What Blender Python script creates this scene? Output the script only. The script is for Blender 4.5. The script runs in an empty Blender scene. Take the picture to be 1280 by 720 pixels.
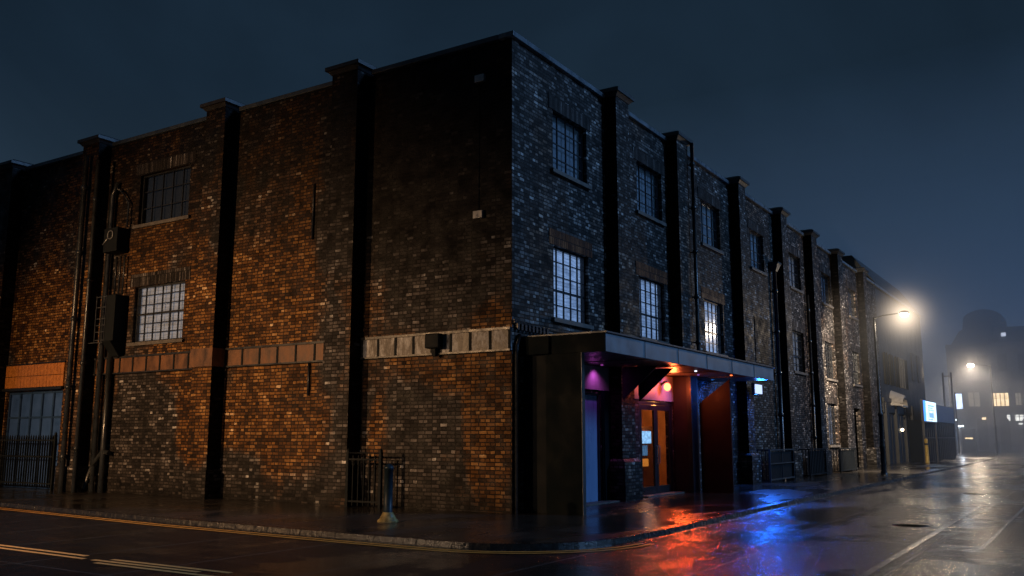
import bpy, math, random
from mathutils import Vector
random.seed(7)
R = math.radians
scn = bpy.context.scene
col = scn.collection

# ------------------------------------------------------------------ helpers
class MB:
    """collects geometry in world coordinates; build() links ONE mesh object"""
    def __init__(s): s.v=[]; s.f=[]; s.sm=[]
    def quad(s,*p,smooth=False):
        n=len(s.v); s.v+= [tuple(q) for q in p]; s.f.append(tuple(range(n,n+len(p)))); s.sm.append(smooth)
    def box(s,x0,x1,y0,y1,z0,z1):
        if x0>x1:x0,x1=x1,x0
        if y0>y1:y0,y1=y1,y0
        n=len(s.v)
        s.v+=[(x0,y0,z0),(x1,y0,z0),(x1,y1,z0),(x0,y1,z0),(x0,y0,z1),(x1,y0,z1),(x1,y1,z1),(x0,y1,z1)]
        for f in((0,3,2,1),(4,5,6,7),(0,1,5,4),(1,2,6,5),(2,3,7,6),(3,0,4,7)):
            s.f.append(tuple(n+i for i in f)); s.sm.append(False)
        return s
    def taper(s,x0,x1,y0,y1,z0,z1,g):
        """box whose top is grown by g on every side"""
        n=len(s.v)
        s.v+=[(x0,y0,z0),(x1,y0,z0),(x1,y1,z0),(x0,y1,z0),(x0-g,y0-g,z1),(x1+g,y0-g,z1),(x1+g,y1+g,z1),(x0-g,y1+g,z1)]
        for f in((0,3,2,1),(4,5,6,7),(0,1,5,4),(1,2,6,5),(2,3,7,6),(3,0,4,7)):
            s.f.append(tuple(n+i for i in f)); s.sm.append(False)
        return s
    def prism(s,pts,a,b,axis):
        """closed polygon pts (2-D) swept from a to b along axis"""
        def P(p,t):
            return {0:(t,p[0],p[1]),1:(p[0],t,p[1]),2:(p[0],p[1],t)}[axis]
        k=len(pts); n=len(s.v)
        s.v+=[P(p,a) for p in pts]+[P(p,b) for p in pts]
        s.f.append(tuple(range(n,n+k))); s.f.append(tuple(range(n+2*k-1,n+k-1,-1))); s.sm+=[False]*2
        for i in range(k):
            j=(i+1)%k; s.f.append((n+i,n+k+i,n+k+j,n+j)); s.sm.append(False)
        return s
    def tube(s,path,r,seg=10,cap=True):
        path=[Vector(p) for p in path]; rr=r if isinstance(r,(list,tuple)) else [r]*len(path)
        rings=[]
        up=None
        for i,p in enumerate(path):
            d=(path[min(i+1,len(path)-1)]-path[max(i-1,0)]).normalized()
            ref=Vector((0,0,1)) if abs(d.z)<.9 else Vector((1,0,0))
            a=d.cross(ref).normalized(); b=d.cross(a).normalized()
            n=len(s.v); rings.append(n)
            for k in range(seg):
                t=2*math.pi*k/seg; s.v.append(tuple(p+(a*math.cos(t)+b*math.sin(t))*rr[i]))
        for i in range(len(rings)-1):
            for k in range(seg):
                k2=(k+1)%seg
                s.f.append((rings[i]+k,rings[i]+k2,rings[i+1]+k2,rings[i+1]+k)); s.sm.append(True)
        if cap:
            s.f.append(tuple(rings[0]+k for k in range(seg))); s.f.append(tuple(rings[-1]+k for k in reversed(range(seg)))); s.sm+=[False]*2
        return s
    def lathe(s,cx,cy,prof,seg=20):
        return s.tube([(cx,cy,z) for r,z in prof],[r for r,z in prof],seg)
    def ball(s,c,r,sx=1,sy=1,sz=1,n=12):
        prof=[(max(.001,r*math.sin(math.pi*i/n)),-r*math.cos(math.pi*i/n)) for i in range(n+1)]
        m=len(s.v); s.tube([(c[0],c[1],c[2]+z*sz) for q,z in prof],[q for q,z in prof],16)
        for i in range(m,len(s.v)):
            x,y,z=s.v[i]; s.v[i]=(c[0]+(x-c[0])*sx,c[1]+(y-c[1])*sy,z)
        return s
    def build(s,name,mat,parent=None,label=None,kind=None,bevel=0,loc=None):
        o0=Vector((0,0,0))
        if parent is not None:
            q=parent
            while q is not None: o0+=q.location; q=q.parent
        if loc is not None and parent is None: o0=Vector(loc)
        me=bpy.data.meshes.new(name)
        me.from_pydata([tuple(Vector(v)-o0) for v in s.v],[],s.f); me.update()
        for p,q in zip(me.polygons,s.sm): p.use_smooth=q
        me.materials.append(mat)
        o=bpy.data.objects.new(name,me); col.objects.link(o)
        if parent is not None: o.parent=parent
        elif loc is not None: o.location=loc
        if label: o['label']=label
        if kind: o['kind']=kind
        if bevel:
            b=o.modifiers.new('Bevel','BEVEL'); b.width=bevel; b.segments=2; b.limit_method='ANGLE'
        return o
def tag(o,label,cat,group=None):
    o['label']=label; o['category']=cat
    if group:o['group']=group
    return o
def thing(name,loc,label,cat,group=None):
    o=bpy.data.objects.new(name,None); col.objects.link(o); o.location=loc; o.empty_display_size=.3
    return tag(o,label,cat,group)

# ------------------------------------------------------------------ node helpers
class NT:
    def __init__(s,name):
        s.m=bpy.data.materials.new(name); s.m.use_nodes=True; s.t=s.m.node_tree; s.t.nodes.clear()
        s.out=s.t.nodes.new('ShaderNodeOutputMaterial')
    def n(s,typ,**k):
        x=s.t.nodes.new(typ)
        for a,b in k.items():
            if a.startswith('i_'):
                x.inputs[a[2:].replace('_',' ')].default_value=b
            else: setattr(x,a,b)
        return x
    def l(s,a,b): s.t.links.new(a,b)
    def val(s,inp,v):
        if hasattr(v,'is_linked') or isinstance(v,bpy.types.NodeSocket): s.l(v,inp)
        else: inp.default_value=v
    def math(s,op,a,b=0,c=None,clamp=False):
        x=s.n('ShaderNodeMath',operation=op,use_clamp=clamp); s.val(x.inputs[0],a); s.val(x.inputs[1],b)
        if c is not None: s.val(x.inputs[2],c)
        return x.outputs[0]
    def noise(s,vec,scale,detail=3,rough=.55,dist=0):
        x=s.n('ShaderNodeTexNoise'); s.l(vec,x.inputs['Vector']); x.inputs['Scale'].default_value=scale
        x.inputs['Detail'].default_value=detail; x.inputs['Roughness'].default_value=rough; x.inputs['Distortion'].default_value=dist
        return x
    def ramp(s,fac,stops,interp='LINEAR'):
        x=s.n('ShaderNodeValToRGB'); x.color_ramp.interpolation=interp
        e=x.color_ramp.elements
        while len(e)<len(stops): e.new(.5)
        for el,(p,c) in zip(e,stops):
            el.position=p; el.color=(c,c,c,1) if not isinstance(c,tuple) else (*c,1)
        s.l(fac,x.inputs[0]); return x.outputs[0]
    def mix(s,f,a,b,typ='MIX'):
        x=s.n('ShaderNodeMix',data_type='RGBA',blend_type=typ)
        s.val(x.inputs[0],f); 
        for i,v in((6,a),(7,b)):
            if isinstance(v,tuple): x.inputs[i].default_value=(*v,1)
            else: s.l(v,x.inputs[i])
        return x.outputs[2]
    def mr(s,v,a,b,c,d):
        x=s.n('ShaderNodeMapRange'); s.l(v,x.inputs[0])
        for i,q in enumerate((a,b,c,d)): x.inputs[i+1].default_value=q
        return x.outputs[0]
    def map(s,vec,scale=(1,1,1),loc=(0,0,0),rot=(0,0,0)):
        x=s.n('ShaderNodeMapping'); s.l(vec,x.inputs[0]); x.inputs[1].default_value=loc; x.inputs[2].default_value=rot; x.inputs[3].default_value=scale
        return x.outputs[0]
    def bsdf(s,color=(.5,.5,.5),rough=.5,metal=0,normal=None,spec=None,**k):
        x=s.n('ShaderNodeBsdfPrincipled')
        for nm,v in(('Base Color',color),('Roughness',rough),('Metallic',metal)):
            i=x.inputs[nm]
            if isinstance(v,tuple): i.default_value=(*v,1)
            elif isinstance(v,(int,float)): i.default_value=v
            else: s.l(v,i)
        if normal is not None: s.l(normal,x.inputs['Normal'])
        if spec is not None: s.val(x.inputs['Specular IOR Level'],spec)
        for a,b in k.items(): s.val(x.inputs[a.replace('_',' ')],b)
        s.l(x.outputs[0],s.out.inputs[0]); return x
    def bump(s,h,strength=.5,dist=.01,normal=None):
        x=s.n('ShaderNodeBump'); x.inputs['Strength'].default_value=strength; x.inputs['Distance'].default_value=dist; s.l(h,x.inputs['Height'])
        if normal is not None: s.l(normal,x.inputs['Normal'])
        return x.outputs[0]
    def coord(s): return s.n('ShaderNodeTexCoord').outputs['Object']

def brick_mat(name,mode='plain',palA=None,palB=None,mask_bias=0.,gain=1.,seed=0.,bw=.215,rh=.086):
    t=NT(name); c=t.coord()
    sep=t.n('ShaderNodeSeparateXYZ'); t.l(c,sep.inputs[0]); X,Y,Z=sep.outputs
    u=t.math('SUBTRACT',X,Y)
    cmb=t.n('ShaderNodeCombineXYZ'); t.l(u,cmb.inputs[0]); t.l(Z,cmb.inputs[1]); uv=cmb.outputs[0]
    dn=t.noise(uv,3.2,3,.6); 
    sub=t.n('ShaderNodeVectorMath',operation='SUBTRACT'); t.l(dn.outputs['Color'],sub.inputs[0]); sub.inputs[1].default_value=(.5,.5,.5)
    sc=t.n('ShaderNodeVectorMath',operation='MULTIPLY'); t.l(sub.outputs[0],sc.inputs[0]); sc.inputs[1].default_value=(.05,.028,0)
    dn2=t.noise(uv,17,2,.6)
    sub2=t.n('ShaderNodeVectorMath',operation='SUBTRACT'); t.l(dn2.outputs['Color'],sub2.inputs[0]); sub2.inputs[1].default_value=(.5,.5,.5)
    sc2=t.n('ShaderNodeVectorMath',operation='MULTIPLY'); t.l(sub2.outputs[0],sc2.inputs[0]); sc2.inputs[1].default_value=(.03,.022,0)
    a1=t.n('ShaderNodeVectorMath',operation='ADD'); t.l(uv,a1.inputs[0]); t.l(sc.outputs[0],a1.inputs[1])
    a2=t.n('ShaderNodeVectorMath',operation='ADD'); t.l(a1.outputs[0],a2.inputs[0]); t.l(sc2.outputs[0],a2.inputs[1])
    b=t.n('ShaderNodeTexBrick',offset=.5,squash=.62,squash_frequency=2)
    t.l(t.map(a2.outputs[0],loc=(seed,seed*.37,0)),b.inputs['Vector'])
    b.inputs['Color1'].default_value=(0,0,0,1); b.inputs['Color2'].default_value=(1,1,1,1); b.inputs['Mortar'].default_value=(0,0,0,1)
    b.inputs['Scale'].default_value=1; b.inputs['Mortar Size'].default_value=.0125; b.inputs['Mortar Smooth'].default_value=.35
    b.inputs['Brick Width'].default_value=bw; b.inputs['Row Height'].default_value=rh; b.inputs['Bias'].default_value=0
    rnd=b.outputs['Color']; mort=b.outputs['Fac']
    cl=t.noise(t.map(uv,loc=(seed+3.1,7,0)),1.15,5,.65)
    rv=t.math('ADD',t.math('MULTIPLY',rnd,.88),t.math('MULTIPLY',t.math('SUBTRACT',cl.outputs[0],.47),.85),clamp=True)
    palA=palA or [(0,(.026,.012,.006)),(.25,(.080,.034,.011)),(.5,(.155,.066,.018)),(.76,(.25,.115,.032)),(.93,(.40,.21,.072)),(1,(.74,.52,.30))]
    palB=palB or [(0,(.010,.009,.009)),(.35,(.032,.028,.027)),(.62,(.062,.053,.050)),(.84,(.125,.11,.105)),(.94,(.30,.28,.27)),(1,(.72,.70,.68))]
    A=t.ramp(rv,palA); B=t.ramp(rv,palB)
    big=t.noise(t.map(uv,loc=(seed*1.7,2,0),scale=(1,.8,1)),.42,4,.62,.3)
    m=t.math('ADD',big.outputs[0],mask_bias)
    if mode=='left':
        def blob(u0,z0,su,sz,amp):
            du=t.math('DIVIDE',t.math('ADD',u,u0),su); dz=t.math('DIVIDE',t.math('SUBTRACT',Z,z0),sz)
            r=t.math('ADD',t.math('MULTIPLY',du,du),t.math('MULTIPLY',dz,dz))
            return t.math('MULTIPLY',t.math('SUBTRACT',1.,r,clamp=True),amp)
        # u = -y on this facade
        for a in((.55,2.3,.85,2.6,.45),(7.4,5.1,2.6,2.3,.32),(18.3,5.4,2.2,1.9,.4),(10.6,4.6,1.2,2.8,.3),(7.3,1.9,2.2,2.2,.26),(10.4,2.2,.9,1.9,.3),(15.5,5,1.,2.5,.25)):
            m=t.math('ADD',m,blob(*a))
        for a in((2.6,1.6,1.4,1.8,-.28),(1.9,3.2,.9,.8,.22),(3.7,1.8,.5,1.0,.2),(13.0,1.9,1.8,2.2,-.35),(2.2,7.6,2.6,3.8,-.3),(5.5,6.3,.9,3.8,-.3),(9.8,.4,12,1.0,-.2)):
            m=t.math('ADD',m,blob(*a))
    mask=t.mr(m,.40,.56,0,1)
    colr=t.mix(mask,B,A)
    # soot, damp and efflorescence; on the left also lamp fall-off painted in
    so=t.noise(t.map(uv,loc=(9,seed,0)),.9,5,.65,.5)
    soot=t.ramp(so.outputs[0],[(.28,.4),(.45,.9),(.6,1.)] if mode=='left' else [(.28,.5),(.5,.85),(.62,1.)])
    colr=t.mix(1,colr,soot,'MULTIPLY')
    st=t.noise(t.map(uv,scale=(1.2,.08,1),loc=(4,seed,0)),1.9,4,.6)
    colr=t.mix(1,colr,t.ramp(st.outputs[0],[(.33,.66),(.5,1.)]),'MULTIPLY')
    base=t.mr(Z,0.05,.75,.35,1.)  # darker towards the foot of the wall
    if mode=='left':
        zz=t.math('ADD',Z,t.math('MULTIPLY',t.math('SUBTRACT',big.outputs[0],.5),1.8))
        base=t.math('MULTIPLY',base,t.mr(zz,5.6,9.0,1.,.30))  # upper wall darkened in the colour, where the lamp light fades out
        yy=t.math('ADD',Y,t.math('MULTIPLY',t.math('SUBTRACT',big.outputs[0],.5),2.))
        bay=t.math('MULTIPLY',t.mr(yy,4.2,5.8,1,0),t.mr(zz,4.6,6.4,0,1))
        base=t.math('MULTIPLY',base,t.mr(bay,0,1,1.,.26))  # first bay painted darker still high up, as less lit
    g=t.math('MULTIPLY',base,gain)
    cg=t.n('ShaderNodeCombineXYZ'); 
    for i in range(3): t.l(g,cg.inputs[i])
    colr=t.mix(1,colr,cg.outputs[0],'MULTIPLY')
    fine=t.noise(uv,45,3,.6)
    colr=t.mix(.55,colr,t.ramp(fine.outputs[0],[(.3,.45),(.7,1.)]),'MULTIPLY')
    mc=t.mix(.8,colr,(.010,.009,.008))
    colr=t.mix(mort,colr,mc)
    h=t.math('ADD',t.math('MULTIPLY',t.math('SUBTRACT',1.,mort),1.),t.math('ADD',t.math('MULTIPLY',fine.outputs[0],.45),t.math('MULTIPLY',rnd,.5)))
    nb=t.bump(h,.9,.016)
    wet=t.noise(uv,2.2,3,.6)
    rough=t.mr(wet.outputs[0],.35,.65,.42,.8)
    t.bsdf(colr,rough,0,nb,spec=(.13 if mode=='left' else .14) if gain>.2 else .06)
    return t.m

def simple(name,color,rough=.5,metal=0,var=.35,vs=6,bumps=0,bscale=30,spec=.5,stretch=(1,1,1)):
    t=NT(name); c=t.map(t.coord(),scale=stretch)
    n=t.noise(c,vs,5,.6,.3)
    v=t.ramp(n.outputs[0],[(.3,1-var),(.7,1.)])
    colr=t.mix(1,color,v,'MULTIPLY')
    r=t.mr(n.outputs[0],.3,.7,max(.03,rough-.12),min(1,rough+.12))
    nb=None
    if bumps:
        nn=t.noise(c,bscale,4,.6); nb=t.bump(nn.outputs[0],bumps,.01)
    t.bsdf(color=colr,rough=r,metal=metal,normal=nb,spec=spec)
    return t.m
def emis(name,color,strength,var=0.,vs=8):
    t=NT(name); e=t.n('ShaderNodeEmission'); e.inputs[1].default_value=strength
    if var:
        n=t.noise(t.coord(),vs,3,.6); t.l(t.mix(1,color,t.ramp(n.outputs[0],[(.35,1-var),(.65,1.)]),'MULTIPLY'),e.inputs[0])
    else: e.inputs[0].default_value=(*color,1)
    t.l(e.outputs[0],t.out.inputs[0]); return t.m
def glass(name,tint=(.02,.03,.04),rough=.08):
    t=NT(name); n=t.noise(t.coord(),2.4,3,.6); nb=t.bump(n.outputs[0],.25,.02)
    g=t.n('ShaderNodeBsdfGlossy'); g.inputs['Color'].default_value=(.9,.95,1,1); g.inputs['Roughness'].default_value=rough; t.l(nb,g.inputs['Normal'])
    tr=t.n('ShaderNodeBsdfTransparent'); tr.inputs[0].default_value=(*tint,1)
    f=t.n('ShaderNodeFresnel'); f.inputs[0].default_value=1.5
    mx=t.n('ShaderNodeMixShader'); t.l(t.math('ADD',f.outputs[0],.05,clamp=True),mx.inputs[0]); t.l(tr.outputs[0],mx.inputs[1]); t.l(g.outputs[0],mx.inputs[2])
    t.l(mx.outputs[0],t.out.inputs[0]); return t.m
def blind(name,color,strength,zs=11.,wob=.5):
    """a hung blind or sheet behind glass, lit faintly from the room"""
    t=NT(name); c=t.coord()
    n=t.noise(t.map(c,scale=(1,1,2.5)),1.7,4,.7,.4); n2=t.noise(t.map(c,scale=(.5,.5,9)),2.2,3,.7,.6)
    sep=t.n('ShaderNodeSeparateXYZ'); t.l(c,sep.inputs[0])
    w=t.math('SINE',t.math('ADD',t.math('MULTIPLY',sep.outputs[2],6.283*zs),t.math('MULTIPLY',n.outputs[0],9)))
    line=t.mr(w,.72,1.,1.,.45)
    k=t.math('MULTIPLY',line,t.math('MULTIPLY',t.mr(n.outputs[0],.32,.62,.4,1.),t.mr(n2.outputs[0],.35,.6,.55,1.)))
    e=t.n('ShaderNodeEmission'); e.inputs[0].default_value=(*color,1); t.l(t.math('MULTIPLY',k,strength),e.inputs[1])
    d=t.n('ShaderNodeBsdfDiffuse'); d.inputs[0].default_value=(.35,.35,.36,1)
    a=t.n('ShaderNodeAddShader'); t.l(e.outputs[0],a.inputs[0]); t.l(d.outputs[0],a.inputs[1]); t.l(a.outputs[0],t.out.inputs[0]); return t.m

def road_mat(name,kind):
    t=NT(name); c=t.coord()
    sep=t.n('ShaderNodeSeparateXYZ'); t.l(c,sep.inputs[0]); X,Y,Z=sep.outputs
    big=t.noise(t.map(c,scale=(.35,1,1),loc=(3,1,0)),.55,5,.6,.4)
    mid=t.noise(t.map(c,scale=(1.5,.5,1),rot=(0,0,R(12))),1.5,5,.65,.3)
    fine=t.noise(c,85,3,.8)
    grit=t.noise(c,34,4,.75)
    if kind=='road':
        colr=t.ramp(mid.outputs[0],[(.3,(.009,.008,.0075)),(.7,(.026,.024,.022))])
        colr=t.mix(.7,colr,t.ramp(fine.outputs[0],[(.35,.3),(.75,1.6)]),'MULTIPLY')
        # tarred joints between the concrete bays, running with the street, and cross joints
        def joint(coord,period,off,w):
            m=t.math('PINGPONG',t.math('ADD',t.math('ADD',coord,off),t.math('MULTIPLY',mid.outputs[0],.10)),period)
            return t.mr(m,0,w,1,0)
        j=t.math('MAXIMUM',joint(Y,1.02,0.12,.028),joint(X,4.5,.6,.03))
        j=t.math('MINIMUM',j,t.mr(grit.outputs[0],.35,.5,.25,1.),clamp=True)
        colr=t.mix(t.math('MULTIPLY',j,.7),colr,(.17,.16,.145))
        wetm=t.math('ADD',t.math('MULTIPLY',big.outputs[0],.65),t.math('MULTIPLY',mid.outputs[0],.35))
        puddle=t.mr(wetm,.485,.535,0,1)
        rough=t.mr(puddle,0,1,.27,.10)
        bs=t.mr(puddle,0,1,1.25,.3)
        h=t.math('MULTIPLY',t.math('ADD',t.math('MULTIPLY',grit.outputs[0],.7),t.math('MULTIPLY',fine.outputs[0],.8)),bs)
        h=t.math('ADD',h,t.math('MULTIPLY',j,-.25))
        h=t.math('ADD',h,t.math('MULTIPLY',mid.outputs[0],.6))
        nb=t.bump(h,.7,.017)
        t.bsdf(colr,rough,0,nb,spec=.55)
    else:
        b=t.n('ShaderNodeTexBrick',offset=.5); t.l(c,b.inputs['Vector'])
        b.inputs['Color1'].default_value=(0,0,0,1); b.inputs['Color2'].default_value=(1,1,1,1); b.inputs['Mortar'].default_value=(.2,.2,.2,1)
        b.inputs['Scale'].default_value=1; b.inputs['Mortar Size'].default_value=.010; b.inputs['Brick Width'].default_value=.9; b.inputs['Row Height'].default_value=.62
        b.inputs['Mortar Smooth'].default_value=.3
        colr=t.ramp(b.outputs['Color'],[(0,(.018,.016,.014)),(1,(.042,.038,.033))])
        colr=t.mix(.6,colr,t.ramp(mid.outputs[0],[(.3,.35),(.7,1.3)]),'MULTIPLY')
        colr=t.mix(b.outputs['Fac'],colr,(.008,.007,.006))
        puddle=t.mr(big.outputs[0],.45,.56,0,1)
        rough=t.mr(puddle,0,1,.30,.10)
        h=t.math('ADD',t.math('MULTIPLY',t.math('SUBTRACT',1.,b.outputs['Fac']),.5),t.math('ADD',t.math('MULTIPLY',grit.outputs[0],.5),t.math('ADD',t.math('MULTIPLY',b.outputs['Color'],.3),t.math('MULTIPLY',mid.outputs[0],1.2))))
        nb=t.bump(h,.5,.010)
        t.bsdf(colr,rough,0,nb,spec=.5)
    return t.m

M={}
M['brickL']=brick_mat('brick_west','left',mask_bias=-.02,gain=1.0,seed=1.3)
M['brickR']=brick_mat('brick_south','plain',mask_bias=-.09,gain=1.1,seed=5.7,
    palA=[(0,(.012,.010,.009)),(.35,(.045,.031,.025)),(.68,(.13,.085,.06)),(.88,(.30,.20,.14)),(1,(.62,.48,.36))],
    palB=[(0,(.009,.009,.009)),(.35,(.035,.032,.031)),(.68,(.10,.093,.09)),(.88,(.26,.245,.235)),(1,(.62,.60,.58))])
M['brickK']=brick_mat('black_engineering_brick','plain',mask_bias=-.3,gain=.14,seed=8.1)  # same brick darkened, shade of the pilaster sides put into the colour
M['soldier']=brick_mat('soldier_brick','plain',mask_bias=.3,seed=2.2,bw=.10,rh=.36,
    palA=[(0,(.10,.035,.018)),(.5,(.22,.075,.03)),(1,(.36,.14,.055))])
M['soldierdark']=brick_mat('soldier_brick_dark','plain',mask_bias=-.3,seed=3.2,bw=.10,rh=.36)
M['coping']=simple('weathered_lead',(.06,.075,.09),.38,0,.5,3,.3,20)
M['capstone']=simple('sooty_cap_stone',(.035,.035,.036),.5,0,.4,4,.4,25)
M['stone']=simple('sooty_stone',(.11,.10,.09),.55,0,.5,4,.5,25)
M['kerb']=simple('wet_kerb_granite',(.038,.036,.034),.2,0,.5,9,.4,45,spec=.5)
M['steel']=simple('black_paint_steel',(.012,.014,.017),.38,0,.4,6,.2,30)
M['clad']=simple('dark_metal_cladding',(.0008,.0045,.0065),.6,0,.3,1.5,.15,12,spec=.06)
M['cladred']=simple('brown_metal_cladding',(.015,.008,.012),.5,0,.35,1.5,.15,12,spec=.3)
M['fascia']=simple('zinc_fascia',(.24,.28,.32),.42,.25,.35,2,.15,10)
M['soffit']=simple('soffit_board',(.07,.06,.055),.35,0,.3,3,.1,10)
M['render']=simple('painted_render',(.26,.23,.25),.5,0,.3,2,.2,15)
M['pipe']=simple('cast_iron_pipe',(.022,.026,.03),.32,.1,.4,3,.2,25)
M['frame']=simple('window_frame_paint',(.012,.014,.018),.4,0,.3,6)
M['glass']=glass('window_glass',(.75,.82,.9),.16)
M['dark']=simple('dark_interior',(.01,.013,.018),.7,0,.3,2)
M['blindA']=blind('blue_lit_blind',(.40,.60,1.),.75)
M['blindW']=blind('grey_lit_sheet',(.62,.58,.60),.34)
M['blindD']=blind('dim_blue_blind',(.08,.22,.42),.07)
M['blindX']=blind('very_dim_blind',(.05,.09,.15),.035)
M['roof']=simple('slate_roof',(.04,.045,.05),.4,0,.4,5,.4,30)
M['shutter']=simple('blue_grey_door_paint',(.035,.09,.26),.4,0,.35,3,.1,12)
M['tile']=simple('glazed_orange_tile',(.46,.17,.035),.28,0,.35,8,.2,20)
M['bandrust']=simple('rusty_girder',(.17,.068,.022),.55,0,.8,3.5,.4,18,stretch=(1,1,.5))
def peel():
    t=NT('peeling_grey_girder'); c=t.coord()
    n=t.noise(t.map(c,scale=(1,1,.35),loc=(2,0,0)),3.1,6,.7,.6); n2=t.noise(t.map(c,scale=(1,1,.5)),14,5,.7)
    k=t.math('ADD',t.math('MULTIPLY',n.outputs[0],.7),t.math('MULTIPLY',n2.outputs[0],.3))
    colr=t.ramp(k,[(.40,(.010,.010,.011)),(.48,(.07,.06,.055)),(.54,(.22,.22,.225)),(.66,(.55,.54,.54))])
    t.bsdf(colr,t.mr(n.outputs[0],.3,.7,.3,.6),0,t.bump(k,.5,.01),spec=.3); return t.m
M['bandgrey']=peel()
def kerb_mat():
    t=NT('wet_kerb_stone'); c=t.coord(); sp=t.n('ShaderNodeSeparateXYZ'); t.l(c,sp.inputs[0])
    n=t.noise(c,9,5,.65); g=t.noise(c,60,3,.7)
    j=t.mr(t.math('PINGPONG',t.math('ADD',sp.outputs[0],sp.outputs[1]),.46),.004,.016,0,1)
    colr=t.mix(1,t.ramp(n.outputs[0],[(.3,(.009,.0085,.008)),(.7,(.028,.026,.024))]),t.ramp(g.outputs[0],[(.3,.5),(.7,1.2)]),'MULTIPLY')
    colr=t.mix(j,(.004,.004,.004),colr)
    h=t.math('ADD',t.math('MULTIPLY',j,1.2),t.math('ADD',t.math('MULTIPLY',n.outputs[0],1.),t.math('MULTIPLY',g.outputs[0],.4)))
    t.bsdf(colr,t.mr(n.outputs[0],.3,.7,.14,.34),0,t.bump(h,.7,.012),spec=.5); return t.m
M['kerb']=kerb_mat()
M['yellow']=simple('worn_yellow_paint',(.80,.36,.06),.5,0,.45,14,.3,50)
M['white']=simple('worn_white_paint',(.95,.50,.16),.6,0,.35,14,.3,50)
M['galv']=simple('galvanised',(.30,.31,.32),.35,.6,.3,6)
M['yellowpost']=simple('yellow_post_paint',(.55,.38,.10),.4,0,.4,6)
M['road']=road_mat('wet_asphalt','road')
M['pave']=road_mat('wet_paving','pave')
M['far']=simple('far_stone',(.14,.14,.145),.6,0,.4,.8)
M['fardark']=simple('far_dark_wall',(.06,.065,.07),.6,0,.4,.8)
M['nextwall']=simple('dark_stucco',(.026,.030,.034),.5,0,.45,.7,.3,14)
M['hoard']=simple('black_hoarding',(.008,.011,.014),.7,0,.4,2,.2,10,spec=.12)
M['tan']=simple('dull_trim',(.06,.065,.07),.4,.3,.3,6)

# ------------------------------------------------------------------ the ground
mb=MB(); mb.quad((-900,-900,-.08),(900,-900,-.08),(900,900,-.08),(-900,900,-.08)); mb.build('ground',M['road'],kind='structure')
# kerb line: left street, rounded corner, long street, far corner
kp=[(-1.4,40),(-2.9,25),(-4.05,12.6),(-4.75,5),(-5.0,0),(-5.05,-2.0)]
for i in range(1,9):
    a=math.pi+ (math.pi/2)*i/9; kp.append((-3.05+2.0*math.cos(a),-2.05+2.0*math.sin(a)))
kp+=[(-3.0,-4.05),(-1.3,-4.12),(4,-4.0),(9.5,-3.95),(23,-3.9),(46,-3.9),(67,-3.7)]
for i in range(1,8):
    a=-math.pi/2+(math.pi/2)*i/8; kp.append((67+5.5*math.cos(a),1.8+5.5*math.sin(a)))
kp+=[(72.5,4),(72.5,60)]
def smooth_poly(P): return [Vector((p[0],p[1])) for p in P]
KP=smooth_poly(kp)
def offset(P,d):
    out=[]
    for i,p in enumerate(P):
        a=P[max(i-1,0)]; b=P[min(i+1,len(P)-1)]; t=(b-a).normalized(); n=Vector((t.y,-t.x))   # to the right of travel -> street side
        out.append(p+n*d)
    return out
def strip(P0,P1,z0,z1,mbx):
    for i in range(len(P0)-1):
        mbx.quad((*P0[i],z0),(*P0[i+1],z0),(*P1[i+1],z1),(*P1[i],z1))
road_side=1
t_=(KP[4]-KP[3]); nrm=Vector((t_.y,-t_.x))
if nrm.x>0: road_side=-1
outer=KP; inner=offset(KP,-.16*road_side)
pv=MB()
# pavement fan from the kerb's inner edge back to the building block
inn=[Vector((p.x,p.y)) for p in inner]
back=[]
for p in inn:
    back.append(Vector((min(max(p.x,1.0),71.0),min(max(p.y,1.0),60))))
strip(inn,back,0,0,pv)
pv.build('pavement',M['pave'],kind='structure')
kb=MB(); strip(outer,inner,.006,.006,kb); low=offset(KP,.02*road_side); strip(low,outer,-.09,.006,kb); strip(inner,inner,-.02,.006,kb)
kb.build('kerb',M['kerb'],kind='structure')
# gutter stones
gm=MB(); strip(offset(KP,.02*road_side),offset(KP,.20*road_side),-.074,-.076,gm); gm.build('gutter',M['kerb'],kind='structure')
def line_along(P,d0,d1,name,mat,i0=0,i1=None,z=-.069):
    m=MB(); a=offset(P,d0*road_side)[i0:i1]; b=offset(P,d1*road_side)[i0:i1]; strip(a,b,z,z,m); return m.build(name,mat,kind='structure')
line_along(KP,.28,.37,'yellow_line',M['yellow'],0,15)
line_along(KP,.46,.55,'yellow_line',M['yellow'],0,15)
# centre markings of the left street
cm=MB()
for (x0,y0,x1,y1) in ((-8.62,4.6,-8.70,1.7),(-8.82,4.4,-8.90,1.45),(-8.74,1.05,-8.72,-1.35),(-8.90,1.25,-8.88,-.95),(-9.06,.95,-9.04,-1.6),(-8.6,9.5,-8.6,5.6)):
    w=.045; cm.quad((x0-w,y0,-.074),(x1-w,y1,-.074),(x1+w,y1,-.074),(x0+w,y0,-.074))
cm.build('road_marking',M['white'],kind='structure')
# a raised concrete joint strip in the street, pale and worn
js=MB()
for (y,x0,x1,w) in ((-8.1,-12,9.5,.05),(-9.05,-1,16,.035),(-6.0,-4,13,.03)):
    js.quad((x0,y-w,-.0765),(x1,y-w,-.0765),(x1,y+w,-.0765),(x0,y+w,-.0765))
js.build('road_joint',simple('pale_joint',(.22,.20,.18),.14,0,.6,5,.5,40),kind='structure')

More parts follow.
